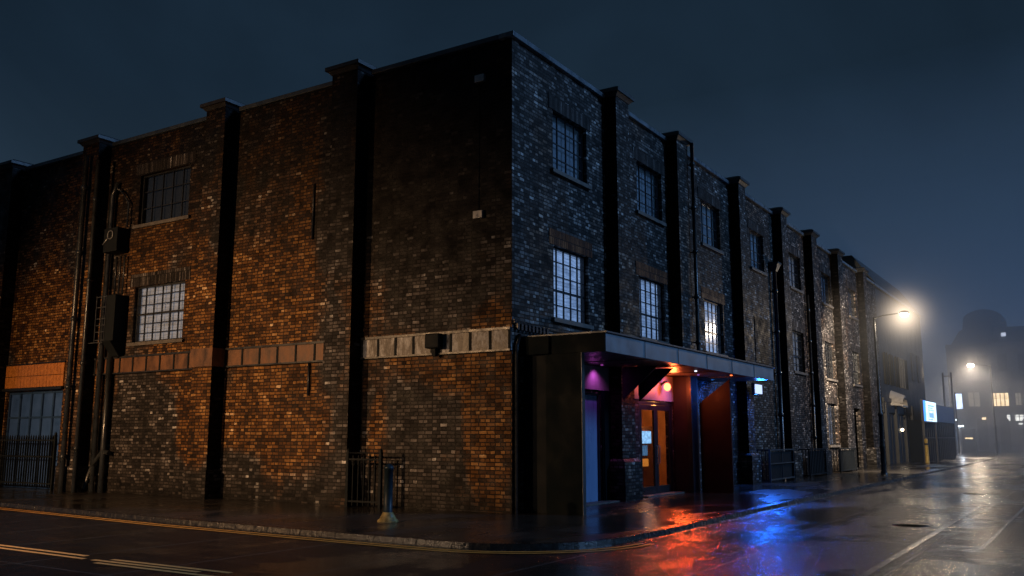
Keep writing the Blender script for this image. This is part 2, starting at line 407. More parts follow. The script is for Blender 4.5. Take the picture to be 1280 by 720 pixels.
iron=simple('wet_cast_iron',(.05,.048,.045),.3,.3,.4,20,.8,60)
for (x,y,lab) in ((2.6,-7.5,'round cast iron manhole cover in the street before the entrance'),(14.5,-7.4,'round cast iron manhole cover further along the street')):
    mc=thing('manhole_cover',(x,y,-.08),lab,'manhole cover')
    m=MB(); m.lathe(x,y,[(.34,-.0798),(.34,-.074),(.30,-.074),(.30,-.077),(.001,-.0768)],28); m.build('lid',iron,mc)
gy=thing('road_gully',(9,-4.25,-.08),'small slotted iron drain grate against the kerb','drain')
m=MB(); m.box(8.75,9.25,-4.42,-4.385,-.079,-.068); m.box(8.75,9.25,-4.115,-4.08,-.079,-.068)
for k in range(9): m.box(8.75+k*.06,8.78+k*.06,-4.384,-4.116,-.079,-.069)
m.build('grate',iron,gy)

# ------------------------------------------------------------------ warehouse
W=thing('brick_warehouse',(0,0,0),'large sooty brick warehouse on the corner with buttressed parapet, steel windows and canopied entrance','warehouse')
H=10.78; LX=41.6; LY=27.0
def facade(mb,ax,u1,zt,holes,depth=.24,extra_u=(),zb=-.05):
    """wall sheet on plane ax(0: x=0 spanned by y / 1: y=0 spanned by x) with recessed openings"""
    us=sorted(set([0,u1]+[h[0] for h in holes]+[h[1] for h in holes])); zs=sorted(set([zb,zt]+[h[2] for h in holes]+[h[3] for h in holes]))
    P=(lambda u,d,z:(d,u,z)) if ax==0 else (lambda u,d,z:(u,d,z))
    for i in range(len(us)-1):
        for j in range(len(zs)-1):
            a,b,c,d=us[i],us[i+1],zs[j],zs[j+1]; cx,cz=(a+b)/2,(c+d)/2
            if any(h[0]<cx<h[1] and h[2]<cz<h[3] for h in holes): continue
            mb.quad(P(a,0,c),P(b,0,c),P(b,0,d),P(a,0,d))
    for a,b,c,d in [h[:4] for h in holes]:
        mb.quad(P(a,0,c),P(a,depth,c),P(a,depth,d),P(a,0,d)); mb.quad(P(b,0,c),P(b,0,d),P(b,depth,d),P(b,depth,c))
        mb.quad(P(a,0,d),P(a,depth,d),P(b,depth,d),P(b,0,d)); mb.quad(P(a,0,c),P(b,0,c),P(b,depth,c),P(a,depth,c))
winR=[]  # (x0,x1,z0,z1,kind)
spec=[(1.87,3.66),(6.80,8.62),(11.95,13.82),(17.2,18.95),(22.5,24.4),(28.2,30.0),(34.0,35.8)]
for i,(a,b) in enumerate(spec):
    winR.append((a,b,8.1,9.62,'up',i))
    if i!=3: winR.append((a,b,4.42,6.2,'low',i))
winR.append((28.1,29.8,1.25,3.22,'ground',5))
doorsR=[(2.3,4.25,0.0,2.72),(6.6,9.0,.0,2.62),(33.7,35.3,.02,3.15)]
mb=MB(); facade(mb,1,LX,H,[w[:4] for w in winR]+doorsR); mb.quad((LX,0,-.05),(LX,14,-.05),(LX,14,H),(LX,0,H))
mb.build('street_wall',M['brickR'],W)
winL=[(11.25,13.6,8.02,9.6,'up',0),(11.2,13.5,4.4,6.1,'low',0)]
doorL=(16.85,20.1,.0,3.1)
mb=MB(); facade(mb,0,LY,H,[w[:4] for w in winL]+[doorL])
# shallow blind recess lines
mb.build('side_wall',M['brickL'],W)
mb=MB(); mb.quad((0.3,0.3,H-.6),(LX-.3,.3,H-.6),(LX-.3,LY,H-.6),(.3,LY,H-.6)); mb.quad((0.3,LY,0),(LX,LY,0),(LX,LY,H),(.3,LY,H)); 
mb.quad((.26,.26,-.05),(.26,LY,-.05),(.26,LY,H),(.26,.26,H)) if False else None
mb.build('flat_roof',M['roof'],W)
# inner dark linings behind the openings
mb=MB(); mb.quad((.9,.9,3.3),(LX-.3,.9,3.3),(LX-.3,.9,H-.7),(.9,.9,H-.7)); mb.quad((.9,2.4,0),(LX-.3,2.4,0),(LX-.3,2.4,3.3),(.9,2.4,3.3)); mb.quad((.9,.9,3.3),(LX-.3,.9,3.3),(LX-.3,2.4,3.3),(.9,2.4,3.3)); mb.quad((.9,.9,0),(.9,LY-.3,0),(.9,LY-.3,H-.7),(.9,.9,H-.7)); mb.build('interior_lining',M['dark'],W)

PR=[(4.72,5.52),(9.05,9.95),(14.95,15.72),(20.35,21.2),(25.2,26.15),(30.3,31.3),(36.4,37.3)]
PL=[(4.35,5.22),(9.3,10.1),(15.2,16.05),(20.15,21.0),(25.2,26.0)]
# parapet coping, in lengths between the pilasters
def coping(mbx,ax,a,b):
    if ax==1: mbx.box(a,b,-.10,.32,H+.002,H+.13)
    else: mbx.box(-.10,.32,a,b,H+.002,H+.13)
mb=MB(); xs=[-.10]+[v for p in PR for v in (p[0]-.14,p[1]+.14)]+[LX]
for a,b in zip(xs[::2],xs[1::2]):
    if b>a: coping(mb,1,a,b)
mb.build('parapet_coping',simple('wet_lead_coping',(.16,.19,.22),.3,0,.5,3,.3,20),W,bevel=.015)
mb=MB(); ys=[.325]+[v for p in PL for v in (p[0]-.14,p[1]+.14)]+[LY]
for a,b in zip(ys[::2],ys[1::2]):
    if b>a: coping(mb,0,a,b)
mb.build('parapet_coping',M['coping'],W,bevel=.015)
DP=.37
def pilaster(ax,a,b,mat,pb=-.02):
    mb=MB()
    pl=.12
    if ax==1: mb.box(a,b,-DP,-.001,-.02,H+.06); mb.box(a,b,.001,.35,H-.3,H+.06)
    else: mb.box(-DP-.08,-.001,a,b,-.02,H+.06); mb.box(.001,.35,a,b,H-.3,H+.06)
    o=mb.build('pilaster',mat,W)
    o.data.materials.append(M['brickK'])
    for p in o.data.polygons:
        if abs(p.normal[0 if ax==1 else 1])>.9: p.material_index=1  # side faces get the brick with shade painted in
    c=MB()
    d=DP if ax==1 else DP+.08
    if ax==1:
        c.taper(a-.02,b+.02,-d-.02,.37,H+.062,H+.16,.08); c.box(a-.14,b+.14,-d-.14,.48,H+.162,H+.26); 
        c.taper(a-.14,b+.14,-d-.14,.48,H+.262,H+.33,-.12)
    else:
        c.taper(-d-.02,.37,a-.02,b+.02,H+.062,H+.16,.08); c.box(-d-.14,.48,a-.14,b+.14,H+.162,H+.26)
        c.taper(-d-.14,.48,a-.14,b+.14,H+.262,H+.33,-.12)
    c.build('cap',M['capstone'],o)
    p=MB()
    if ax==1: p.box(a-pl,b+pl,-d-pl,-.003,-.02,.98); p.taper(a-pl,b+pl,-d-pl,-.003,.982,1.06,-.08)
    else: p.box(-d-.05,-.003,a-.05,b+.05,-.02,.75)
    if pb<0: p.build('plinth',mat,o)
    return o
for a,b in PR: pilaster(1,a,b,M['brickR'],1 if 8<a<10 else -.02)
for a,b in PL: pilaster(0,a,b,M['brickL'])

def window(ax,a,b,c,d,cols,rows,back,lint=None,trans=None,label=None,sill=True,wob=0):
    """steel window in an opening of the wall; ax as in facade"""
    def BX(m,u0,u1,d0,d1,z0,z1):
        if ax==1: m.box(u0,u1,d0,d1,z0,z1)
        else: m.box(d0,d1,u0,u1,z0,z1)
    fr=MB(); t=.05
    BX(fr,a+.003,a+t,.10,.18,c+.003,d-.003); BX(fr,b-t,b-.003,.10,.18,c+.003,d-.003)
    BX(fr,a+t,b-t,.10,.18,c+.003,c+t); BX(fr,a+t,b-t,.10,.18,d-t,d-.003)
    w=fr.build('window',M['frame'],W,label=label)
    g=MB()
    for i in range(1,cols):
        u=a+(b-a)*i/cols; th=.028 if not(cols==6 and i==2) else .05
        BX(g,u-th/2,u+th/2,.115,.155,c+t,d-t)
    for j in range(1,rows):
        z=c+(d-c)*j/rows; th=.026
        if trans is not None and j==trans: th=.06
        us=[a+t]+[a+(b-a)*i/cols for i in range(1,cols)]+[b-t]
        for p,q in zip(us,us[1:]): BX(g,p+.026,q-.026,.12,.15,z-th/2,z+th/2)
    g.build('glazing_bars',M['frame'],w)
    p=MB()
    if ax==1: p.quad((a+t,.137,c+t),(b-t,.137,c+t),(b-t,.137,d-t),(a+t,.137,d-t))
    else: p.quad((.137,b-t,c+t),(.137,a+t,c+t),(.137,a+t,d-t),(.137,b-t,d-t))
    p.build('pane',M['glass'],w)
    p=MB(); dd=.235
    if ax==1: p.quad((a,dd,c),(b,dd,c),(b,dd,d),(a,dd,d))
    else: p.quad((dd,a,c),(dd,b,c),(dd,b,d),(dd,a,d))
    p.build('blind',back,w)
    if sill:
        s=MB(); BX(s,a-.12,b+.12,-.09,.095,c-.11,c-.003); s.build('sill',M['stone'],w,bevel=.01)
    if lint:
        s=MB(); BX(s,a-.22,b+.22,-.018,.02,d+.003,d+.38); s.build('lintel',lint,w)
    return w
for (a,b,c,d,k,i) in winR:
    if k=='up':
        window(1,a,b,c,d,4,4,M['blindD'] if i<4 else M['blindX'],M['soldierdark'])
    elif k=='low':
        bk=[M['blindA'],M['blindA'],M['blindA'],None,M['blindX'],M['dark'],M['dark']][i]
        window(1,a,b,c,d,5 if i<3 else 4,5,bk,M['soldier'] if i<4 else M['soldierdark'],trans=2)
    else: window(1,a,b,c,d,4,6,M['blindW'],M['soldierdark'])
# the blocked window of the fourth bay
mb=MB(); mb.box(17.3,18.9,-.03,.02,4.45,6.2); mb.build('blocked_window',M['brickL'],W)
window(0,*winL[0][:4],5,3,M['dark'],M['soldierdark'])
window(0,*winL[1][:4],6,6,M['blindW'],M['soldierdark'],trans=3)
# string course and panelled girder on the side wall
def band(y0,y1,mat,pitch,label,rivets=True,d0=-.002):
    mb=MB(); mb.box(-.05,d0,y0,y1,3.50,4.0); o=mb.build('girder',mat,W,label=label)
    for z0,z1 in ((3.955,4.01),(3.485,3.525)): MB().box(-.095,-.051,y0,y1,z0,z1).build('girder_flange',M['steel'],o)
    n=int(round((y1-y0)/pitch))
    for i in range(n+1):
        y=y0+(y1-y0)*i/n; y=min(max(y,y0+.03),y1-.03); MB().box(-.068,-.052,y-.03,y+.03,3.53,3.95).build('girder_rib',M['hoard'],o)
    return o
band(.0,4.34,M['bandgrey'],.52,'scuffed grey metal girder by the corner')
band(5.23,9.24,M['bandrust'],.62,'rust brown girder between the second and third buttress')
band(10.16,15.18,M['bandrust'],.60,'rust brown girder under the lit side window')
mb=MB(); mb.box(-DP-.13,-.003,9.25,10.15,3.5,4.0); mb.build('girder',M['bandrust'],W)
# floodlight housing over the grey girder
mb=MB(); mb.box(-.30,-.10,1.8,2.2,3.62,3.96); fl=mb.build('floodlight_housing',M['hoard'],W,bevel=.03)
MB().box(-.2,-.102,1.96,2.06,3.44,3.618).build('bracket',M['hoard'],fl)
# small vents / boxes
for (y,z) in ((.86,9.95),(.88,6.66)):
    mb=MB(); mb.box(-.10,-.002,y-.13,y+.13,z-.09,z+.09); v=mb.build('vent_box',M['galv'],W,bevel=.01)
mb=MB(); mb.tube([(-.012,.9,6.75),(-.012,.9,9.85)],.008,6); mb.build('cable',M['hoard'],W)
MB().tube([(-.03,6.15,6.7),(-.03,6.15,8.2)],.03,6).build('wall_conduit',M['steel'],W); MB().tube([(-.03,6.1,2.65),(-.03,6.1,3.48)],.035,6).build('wall_conduit',M['steel'],W)
mb=MB(); mb.tube([(.10,-.06,-.02),(.10,-.06,3.6),(.22,-.06,3.85)],.05,8); mb.build('corner_pipe',M['pipe'],W)
# wall cable run above the canopy
mb=MB(); mb.tube([(.02,-.05,4.12),(1.2,-.06,4.02),(2.2,-.05,3.99),(4.6,-.05,3.95)],.02,6); mb.tube([(0.0,-.05,4.17),(4.6,-.07,4.02)],.012,6)
for k in range(9): mb.box(.1+k*.16,.18+k*.16,-.09,-.01,3.96,4.10)
mb.build('cable_tray',M['steel'],W)

# downpipes
def downpipe(x,y,z0,z1,r,hop=None,wallax=1,n=5,mat=None):
    mb=MB(); mb.tube([(x,y,z0),(x,y,z1)],r,12)
    o=mb.build('downpipe',mat or M['pipe'],W)
    for i in range(n):
        c=MB(); z=z0+(z1-z0)*(i+.5)/n; c.lathe(x,y,[(r*1.0,z-.07),(r*1.35,z-.06),(r*1.35,z+.06),(r*1.0,z+.07)],12)
        if wallax==1: c.box(x-.02,x+.02,y+r,y+r+.08,z-.02,z+.02)
        else: c.box(x+r,x+r+.08,y-.02,y+.02,z-.02,z+.02)
        c.build('pipe_collar',M['pipe'],o)
    if hop:
        h=MB(); h.taper(x-.12,x+.12,y-.10,y+.10,hop-.16,hop+.14,.12); h.box(x-.26,x+.26,y-.24,y+.24,hop+.142,hop+.2); h.build('hopper',M['pipe'],o)
    return o
downpipe(10.12,-.14,4.0,10.7,.075)
downpipe(10.0,-.5,3.8,10.95,.06,hop=None)
downpipe(19.75,-.16,0,8.3,.08,hop=8.45)
downpipe(24.9,-.14,.9,8.0,.06)
downpipe(-.62,15.55,0,10.4,.075,wallax=0)
downpipe(-.55,15.02,0,10.2,.06,wallax=0,n=4)
# cable risers and the two cabinets
mb=MB(); mb.tube([(-.14,14.75,0),(-.14,14.75,9.1),(-.1,14.6,9.5)],.07,10); mb.tube([(-.14,14.3,0),(-.14,14.3,4.4)],.09,10)
mb.tube([(-.12,14.35,5.9),(-.12,14.35,7.1)],.035,8); mb.tube([(-.12,14.15,5.9),(-.12,14.15,7.1)],.03,8); mb.tube([(-.12,13.95,5.9),(-.12,13.95,7.1)],.025,8)
mb.tube([(-.12,13.95,8.0),(-.12,13.95,8.75),(-.12,14.3,9.15),(-.12,14.55,9.3)],.03,8); mb.tube([(-.1,14.95,0),(-.1,14.95,9)],.02,6)
mb.tube([(-.16,15.1,.1),(-.16,14.75,.8),(-.16,14.3,1.2),(-.16,14.0,1.15)],.07,8)
mb.tube([(-.12,14.05,4.4),(-.12,13.9,4.2),(-.12,13.95,3.95)],.04,8)
mb.build('cable_riser',M['pipe'],W)
mb=MB(); mb.box(-.44,-.02,13.95,14.62,7.2,7.95); cb=mb.build('junction_cabinet',M['hoard'],W,label='upper black cabinet with a metal hoop on its front',bevel=.02)
m2=MB(); 
ring=[( -.47,14.25+.13*math.cos(a),7.72+.13*math.sin(a)) for a in [i*math.pi/8 for i in range(17)]]; m2.tube(ring,.018,6,cap=False); m2.tube([(-.46,14.62,7.45),(-.46,14.4,7.6),(-.46,14.35,7.7)],.015,6)
m2.build('cable_loop',M['galv'],cb)
mb=MB(); mb.box(-.46,-.02,13.78,14.2,4.45,5.85); mb.prism([(-.55,4.449),(-.02,4.449),(-.02,4.0),(-.2,4.0)],13.8,14.2,1) ; cb2=mb.build('junction_cabinet',M['hoard'],W,label='lower tall black cabinet with open rack',bevel=.02)
m2=MB()
for z in (4.5,4.75,4.95,5.15,5.5,5.82): m2.box(-.44,-.41,14.205,14.70,z-.012,z+.012)
for y in (14.23,14.45,14.70): m2.box(-.46,-.441,y-.012,y+.012,4.45,5.85)
m2.box(-.47,-.41,14.0,15.0,4.415,4.437)
m2.build('open_rack',M['tan'],cb2)

# roller door with tile panel on the left
DY0,DY1=doorL[0],doorL[1]
mb=MB(); mb.box(.16,.20,DY0,DY1,0,3.1)
sd=mb.build('service_door',M['shutter'],W,label='blue grey panelled service door under orange tiles')
m2=MB()
for i in range(0,6):
    y=DY0+.04+(DY1-DY0-.08)*i/5; m2.box(.11,.159,y-.035,y+.035,.02,3.08)
for z in (.06,1.0,2.25,3.05): 
    for i in range(5):
        a=DY0+.08+(DY1-DY0-.08)*i/5; m2.box(.12,.159,a,a+(DY1-DY0-.08)/5-.075,z-.03,z+.03)
m2.build('door_rail',simple('door_rail_paint',(.018,.045,.11),.35,0,.3,4),sd)
mb=MB(); 
n=18
for i in range(n):
    a=DY0-.05+(DY1-DY0+.1)*i/n; w_=(DY1-DY0+.1)/n
    for z0,z1 in((3.22,3.58),(3.60,3.96)): mb.box(-.05,-.003,a+.006,a+w_-.006,z0,z1)
mb.build('tile_panel',M['tile'],W)
mb=MB(); mb.box(-.14,-.003,DY0-.1,DY1+.1,3.12,3.2); mb.box(-.07,-.003,DY0-.1,DY1+.1,3.975,4.01); mb.build('door_head',M['steel'],W)
mb=MB(); mb.box(-.06,-.004,16.55,16.68,2.55,2.75); mb.build('door_sign',M['white'],W)

# ---- entrance
mb=MB(); mb.prism([(-2.05,3.42),(-.002,3.42),(-.002,3.78),(-2.05,3.78)],.42,12.4,0)
cn=mb.build('entrance_canopy',M['soffit'],W)
m2=MB(); m2.box(.405,12.41,-2.085,-2.052,3.40,3.80); m2.build('canopy_fascia',M['fascia'],cn,bevel=.006)
m2=MB(); m2.box(.37,.418,-2.085,-.02,3.40,3.80); m2.box(.30,.365,-.75,-.02,3.405,3.80); m2.build('canopy_fascia',M['clad'],cn)
m2=MB(); m2.box(.37,12.45,-2.13,-.003,3.803,3.835); m2.build('canopy_flashing',M['coping'],cn)
for k in range(1,6): MB().box(.42+k*2.0-.006,.42+k*2.0+.006,-2.094,-2.0855,3.405,3.795).build('fascia_seam',M['tan'],cn)
for k in range(1,5): MB().box(.42+k*2.4-.02,.42+k*2.4+.02,-2.04,-.05,3.405,3.418).build('soffit_joint',M['steel'],cn)
# side screens
mb=MB(); mb.box(.40,.52,-1.50,-.62,-.01,3.40); sc1=mb.build('side_screen',M['clad'],W)
MB().box(.46,.58,-.615,-.02,-.01,3.40).build('screen_return',M['hoard'],sc1)
MB().box(.392,.528,-1.512,-1.502,-.01,3.40).build('edge_trim',M['tan'],sc1)
mb=MB(); mb.prism([(-.64,-.01),(-1.60,-.01),(-1.60,3.32),(-.64,2.62)],9.55,9.63,0); sc2=mb.build('side_screen',M['cladred'],W,label='brown metal fin screen with a sloped top at the right of the entrance')
MB().box(9.005,9.04,-.46,-.032,-.01,3.40).build('reveal_panel',M['cladred'],W)
MB().box(9.042,9.50,-.60,-.545,-.01,3.40).build('reveal_panel',M['cladred'],W)
MB().box(8.99,9.045,-.60,-.465,-.01,3.40).build('reveal_trim',M['steel'],W)
MB().box(9.50,9.545,-.60,-.55,-.01,3.38).build('screen_post',M['galv'],W)
mb=MB(); mb.box(5.53,6.55,-.03,-.003,2.66,3.40); mb.box(6.55,9.03,-.03,-.003,2.66,3.40); mb.build('transom_panel',M['render'],W)
mb=MB(); mb.box(2.0,4.70,-.03,-.003,2.80,3.40); mb.build('transom_panel',M['render'],W)
# brackets under the canopy
for x in (4.62,5.62): MB().prism([(-.46,3.40),(-1.45,3.40),(-.46,2.55)],x-.02,x+.02,0).build('canopy_bracket',M['steel'],cn)
MB().prism([(5.66,3.40),(6.9,3.40),(5.66,2.7)],-.44,-.42,1).build('canopy_bracket',M['steel'],cn)
# left metal door
mb=MB(); mb.box(2.36,4.19,.08,.12,.02,2.66); d1=mb.build('metal_door',simple('brushed_blue_door',(.16,.27,.46),.33,.0,.25,2,.15,14,stretch=(1,1,.2)),W,label='plain metal door in the left entrance bay')
m2=MB(); m2.box(2.30,2.355,.02,.14,.0,2.71); m2.box(4.195,4.245,.02,.14,0,2.71); m2.box(2.355,4.195,.02,.14,2.665,2.715); m2.build('door_frame',M['steel'],d1)
m2=MB(); m2.box(4.25,4.69,-.06,-.003,-.01,2.79); m2.box(4.28,4.34,-.09,-.062,0,2.78); m2.build('door_jamb',M['clad'],d1)
m2=MB(); m2.box(2.2,4.7,-.35,-.005,-.01,.03); m2.build('door_step',M['stone'],d1)
# glazed double door
dd=MB(); 
dd.box(6.60,6.68,.02,.10,0,2.61); dd.box(8.92,9.0,.02,.10,0,2.61); dd.box(6.68,8.92,.02,.10,2.53,2.61); 
dw=dd.build('double_door',M['steel'],W,label='glazed double door with warm light behind it')
for (a,b) in ((6.69,7.795),(7.805,8.91)):
    m2=MB(); m2.box(a,a+.13,.03,.08,.02,2.52); m2.box(b-.13,b,.03,.08,.02,2.52); m2.box(a+.13,b-.13,.03,.08,.02,.24); m2.box(a+.13,b-.13,.03,.08,2.38,2.52)
    m2.build('door_leaf',M['steel'],dw)
    m2=MB(); m2.quad((a+.13,.055,.24),(b-.13,.055,.24),(b-.13,.055,2.38),(a+.13,.055,2.38)); m2.build('pane',M['glass'],dw)
m2=MB()
for x in (7.72,7.88): m2.tube([(x,.0,.85),(x,-.03,.88),(x,-.03,1.35),(x,.0,1.38)],.016,8)
m2.build('handle',M['galv'],dw)
m2=MB(); m2.box(6.3,9.2,-.35,-.005,-.01,.035); m2.build('door_step',M['stone'],dw)
# lobby behind the double door
lob=MB(); a,b,c,d=6.3,11.2,.246,2.2
lob.quad((a,c,.02),(b,c,.02),(b,d,.02),(a,d,.02)); lob.quad((a,d,0),(b,d,0),(b,d,2.75),(a,d,2.75)); lob.quad((b,c,0),(b,d,0),(b,d,2.75),(b,c,2.75)); lob.quad((a,c,0),(a,d,0),(a,d,2.75),(a,c,2.75)); lob.quad((a,c,2.75),(b,c,2.75),(b,d,2.75),(a,d,2.75)); lob.quad((9.0,c,0),(b,c,0),(b,c,2.75),(9.0,c,2.75))
lo=lob.build('lobby',simple('lobby_paint',(.42,.22,.10),.5,0,.5,1.5),W)
MB().box(9.25,10.1,1.20,1.26,1.42,1.80).build('lobby_screen',emis('screen_glow',(.35,.65,1.),1.6,.5,9),lo)
MB().box(9.55,9.80,1.20,1.26,1.05,1.36).build('lobby_screen',emis('screen_glow_dim',(.2,.45,.8),.5,.5,14),lo)
MB().box(9.5,9.85,1.20,1.26,.72,.95).build('lobby_notice',emis('amber_notice',(1.,.30,.04),.8,.3,14),lo)
MB().box(9.1,10.4,1.28,1.34,.03,1.95).build('lobby_cupboard',simple('lobby_cupboard_paint',(.10,.06,.04),.4,0,.3,3),lo)
MB().box(8.9,10.3,.95,1.1,2.66,2.72).build('lobby_lamp',emis('lobby_lamp_glow',(1.,.42,.12),3.5),lo)

# lamps of the entrance
def lamp(name,kind,loc,energy,color,parent=None,**k):
    l=bpy.data.lights.new(name,kind); l.energy=energy; l.color=color
    for a,b in k.items(): setattr(l,a,b)
    o=bpy.data.objects.new(name,l); col.objects.link(o)
    if parent is not None:
        off=Vector((0,0,0)); q=parent
        while q is not None: off+=q.location; q=q.parent
        o.location=Vector(loc)-off; o.parent=parent
    else: o.location=loc
    return o
def aim(o,target,world=None):
    d=(Vector(target)-Vector(world or o.location)); o.rotation_euler=d.to_track_quat('-Z','Y').to_euler()
mb=MB(); mb.ball((8.12,-.22,3.06),.105,1,1,1.15); wl=mb.build('wall_lamp',emis('orange_globe',(1.,.13,.05),8.),W,label='round orange globe lamp over the double door')
MB().tube([(8.12,-.031,3.12),(8.12,-.12,3.2),(8.12,-.22,3.21)],.03,8).build('lamp_arm',M['steel'],wl)
lamp('globe_light','POINT',(8.12,-.42,3.06),55,(1.,.14,.035),wl,shadow_soft_size=.12)
gs_=lamp('globe_throw','SPOT',(8.12,-.5,3.02),330,(1.,.10,.015),wl,shadow_soft_size=.13,spot_size=R(62),spot_blend=.7); aim(gs_,(2.5,-5.6,0),(8.12,-.5,3.02))  # extra spot added to strengthen the globe's streak on the road
mb=MB(); mb.box(14.98,15.66,-.70,-.655,3.14,3.46); bl=mb.build('flood_lamp',emis('blue_flood_lens',(.48,.60,1.),1.5),W,label='square blue white floodlight on the buttress beyond the canopy')
MB().box(14.93,15.71,-.652,-.545,3.09,3.51).build('lamp_housing',M['steel'],bl)
lamp('lobby_light','POINT',(9.4,.8,2.45),90,(1.,.36,.08),lo,shadow_soft_size=.08)
fo=lamp('flood_light','AREA',(15.3,-.74,3.26),230,(.02,.16,1.),bl,shape='RECTANGLE',size=.6,size_y=.3); aim(fo,(13.6,-4.0,0.2),(15.3,-.74,3.26))
fo=lamp('flood_spill','POINT',(14.9,-.95,3.15),24,(.02,.13,1.),bl,shadow_soft_size=.15)
for (x,y,c,e,e2,tg,cone) in ((3.8,-.28,(.85,.14,.9),.3,22,(3.9,.0,2.3),124),(7.1,-1.5,(.8,.85,1.),2.5,2,(7.1,-1.4,0),90),(8.6,-1.0,(.42,.22,1.),.5,75,(8.0,0,2.4),100),(11.0,-.55,(.05,.28,1.),.4,60,(10.4,0,2.2),110),(9.3,-1.75,(1.,.16,.04),3,3,(9.4,-1.8,0),110)):
    m2=MB(); m2.lathe(x,y,[(.001,3.395),(.03,3.396),(.035,3.41),(.04,3.418)],12); sl=m2.build('soffit_lamp',emis('soffit_glow',c,e),cn)
    lo_=lamp('soffit_light','SPOT',(x,y,3.36),e2,c,cn,shadow_soft_size=.05,spot_size=R(cone),spot_blend=.8); aim(lo_,tg,(x,y,3.36))

# ------------------------------------------------------------------ railings, barriers, bollard
def picket_rail(name,ax,c,a,b,z0,z1,label,cat,group=None,pitch=.13,spear=True,mid=None):
    if ax==0: P=lambda u,d,z:(c+d,u,z)
    else: P=lambda u,d,z:(u,c+d,z)
    base=P((a+b)/2,0,0)
    t=thing(name,base,label,cat,group)
    def BX(m,u0,u1,d0,d1,q0,q1):
        p=P(u0,d0,q0); q=P(u1,d1,q1); m.box(p[0],q[0],p[1],q[1],q0,q1)
    r=MB()
    BX(r,a,b,-.02,.02,z0+.08,z0+.12); BX(r,a,b,-.02,.02,z1-.16,z1-.12)
    if mid: BX(r,a,b,-.018,.018,mid,mid+.035)
    r.build('rail',M['hoard'],t)
    n=int((b-a)/pitch)
    k=MB()
    for i in range(1,n):
        u=a+(b-a)*i/n; BX(k,u-.011,u+.011,-.0215,.0215,z0,z1-.05)
        if spear:
            p=P(u,0,z1); k.tube([(p[0],p[1],z1-.06),(p[0],p[1],z1-.03),(p[0],p[1],z1+.03)],[.013,.022,.002],6)
    k.build('pickets',M['hoard'],t)
    for u in (a,b):
        m=MB(); BX(m,u-.035,u+.035,-.035,.035,0,z1+.03); p=P(u,0,0); m.tube([(p[0],p[1],z1+.03),(p[0],p[1],z1+.06),(p[0],p[1],z1+.12)],[.03,.04,.003],8)
        m.build('post',M['hoard'],t)
    return t
picket_rail('spear_railing',0,-.42,16.35,20.2,.10,1.66,'black spear topped iron railing in front of the blue grey service door','railing',mid=1.0)
# scrolled rail at the corner recess
t=picket_rail('scroll_railing',0,-.5,3.25,4.25,.04,1.24,'low black iron railing with scrolled top beside the dark buttress','railing',pitch=.15,spear=False)
m=MB()
for i in range(5):
    cy=3.37+i*.18
    m.tube([(-.5,cy+.07*math.cos(a)*(1-a/14),1.02+.09*math.sin(a)*(1-a/14)) for a in [j*.5 for j in range(18)]],.009,5)
m.tube([(-.5,3.25,1.245),(-.5,4.25,1.245)],.02,6); m.build('scrollwork',M['hoard'],t)
def barrier(x0,x1,y,h,label,bars):
    t=thing('area_railing',((x0+x1)/2,y,0),label,'railing','black framed railings along the street wall')
    f=MB(); 
    f.box(x0,x0+.05,y-.025,y+.025,0,h); f.box(x1-.05,x1,y-.025,y+.025,0,h); f.box(x0+.05,x1-.05,y-.025,y+.025,h-.05,h); f.box(x0+.05,x1-.05,y-.025,y+.025,.08,.13)
    if bars<3: f.box(x0+.05,x1-.05,y-.02,y+.02,h*.55,h*.55+.04)
    f.build('frame',M['tan'] if bars<3 else M['hoard'],t)
    k=MB()
    for i in range(1,bars+1):
        x=x0+.05+(x1-x0-.1)*i/(bars+1)
        if bars<3: k.box(x-.015,x+.015,y-.015,y+.015,.13,h*.55); k.box(x-.015,x+.015,y-.015,y+.015,h*.55+.04,h-.05)
        else: k.box(x-.03,x+.03,y-.012,y+.012,.13,h-.05)
    k.build('bars',M['tan'] if bars<3 else M['hoard'],t)
    s=MB(); 
    for yy in (-.58,-.44,-.3,-.16): s.box(x0-.012,x0+.012,yy-.012,yy+.012,.05,h-.05)
    s.box(x0-.02,x0+.02,y+.03,-.06,h-.05,h-.01); s.box(x0-.02,x0+.02,y+.03,-.06,.05,.09)
    s.build('side_frame',M['hoard'],t)
    bd=MB(); bd.box(x0+.06,x1-.06,y+.06,y+.08,.1,h-.1); bd.build('backing_board',M['hoard'],t)
barrier(16.1,19.2,-.72,1.18,'framed black area railing nearest the canopy, two open panels under the tall downpipe',1)
barrier(21.5,24.2,-.72,1.15,'black barred area railing second from the canopy',9)
barrier(26.8,30.1,-.72,1.12,'black barred area railing third from the canopy, under the lit ground floor window',11)

bo=thing('bollard',(-2.87,1.02,0),'dark blue cylindrical bollard on a yellow weathered base at the kerb corner','bollard')
m=MB(); m.lathe(-2.87,1.02,[(.086,.0),(.084,.98),(.098,.985),(.098,1.03),(.08,1.06),(.04,1.09),(.001,1.10)],20); m.build('post',simple('dark_blue_paint',(.012,.026,.036),.45,0,.4,8,.2,30,spec=.25),bo)
m=MB(); m.lathe(-2.87,1.02,[(.21,0),(.20,.03),(.16,.06),(.13,.12),(.10,.17),(.09,.18)],20); m.build('base',simple('flaking_yellow_base',(.40,.30,.11),.4,0,.8,9,.6,25),bo)

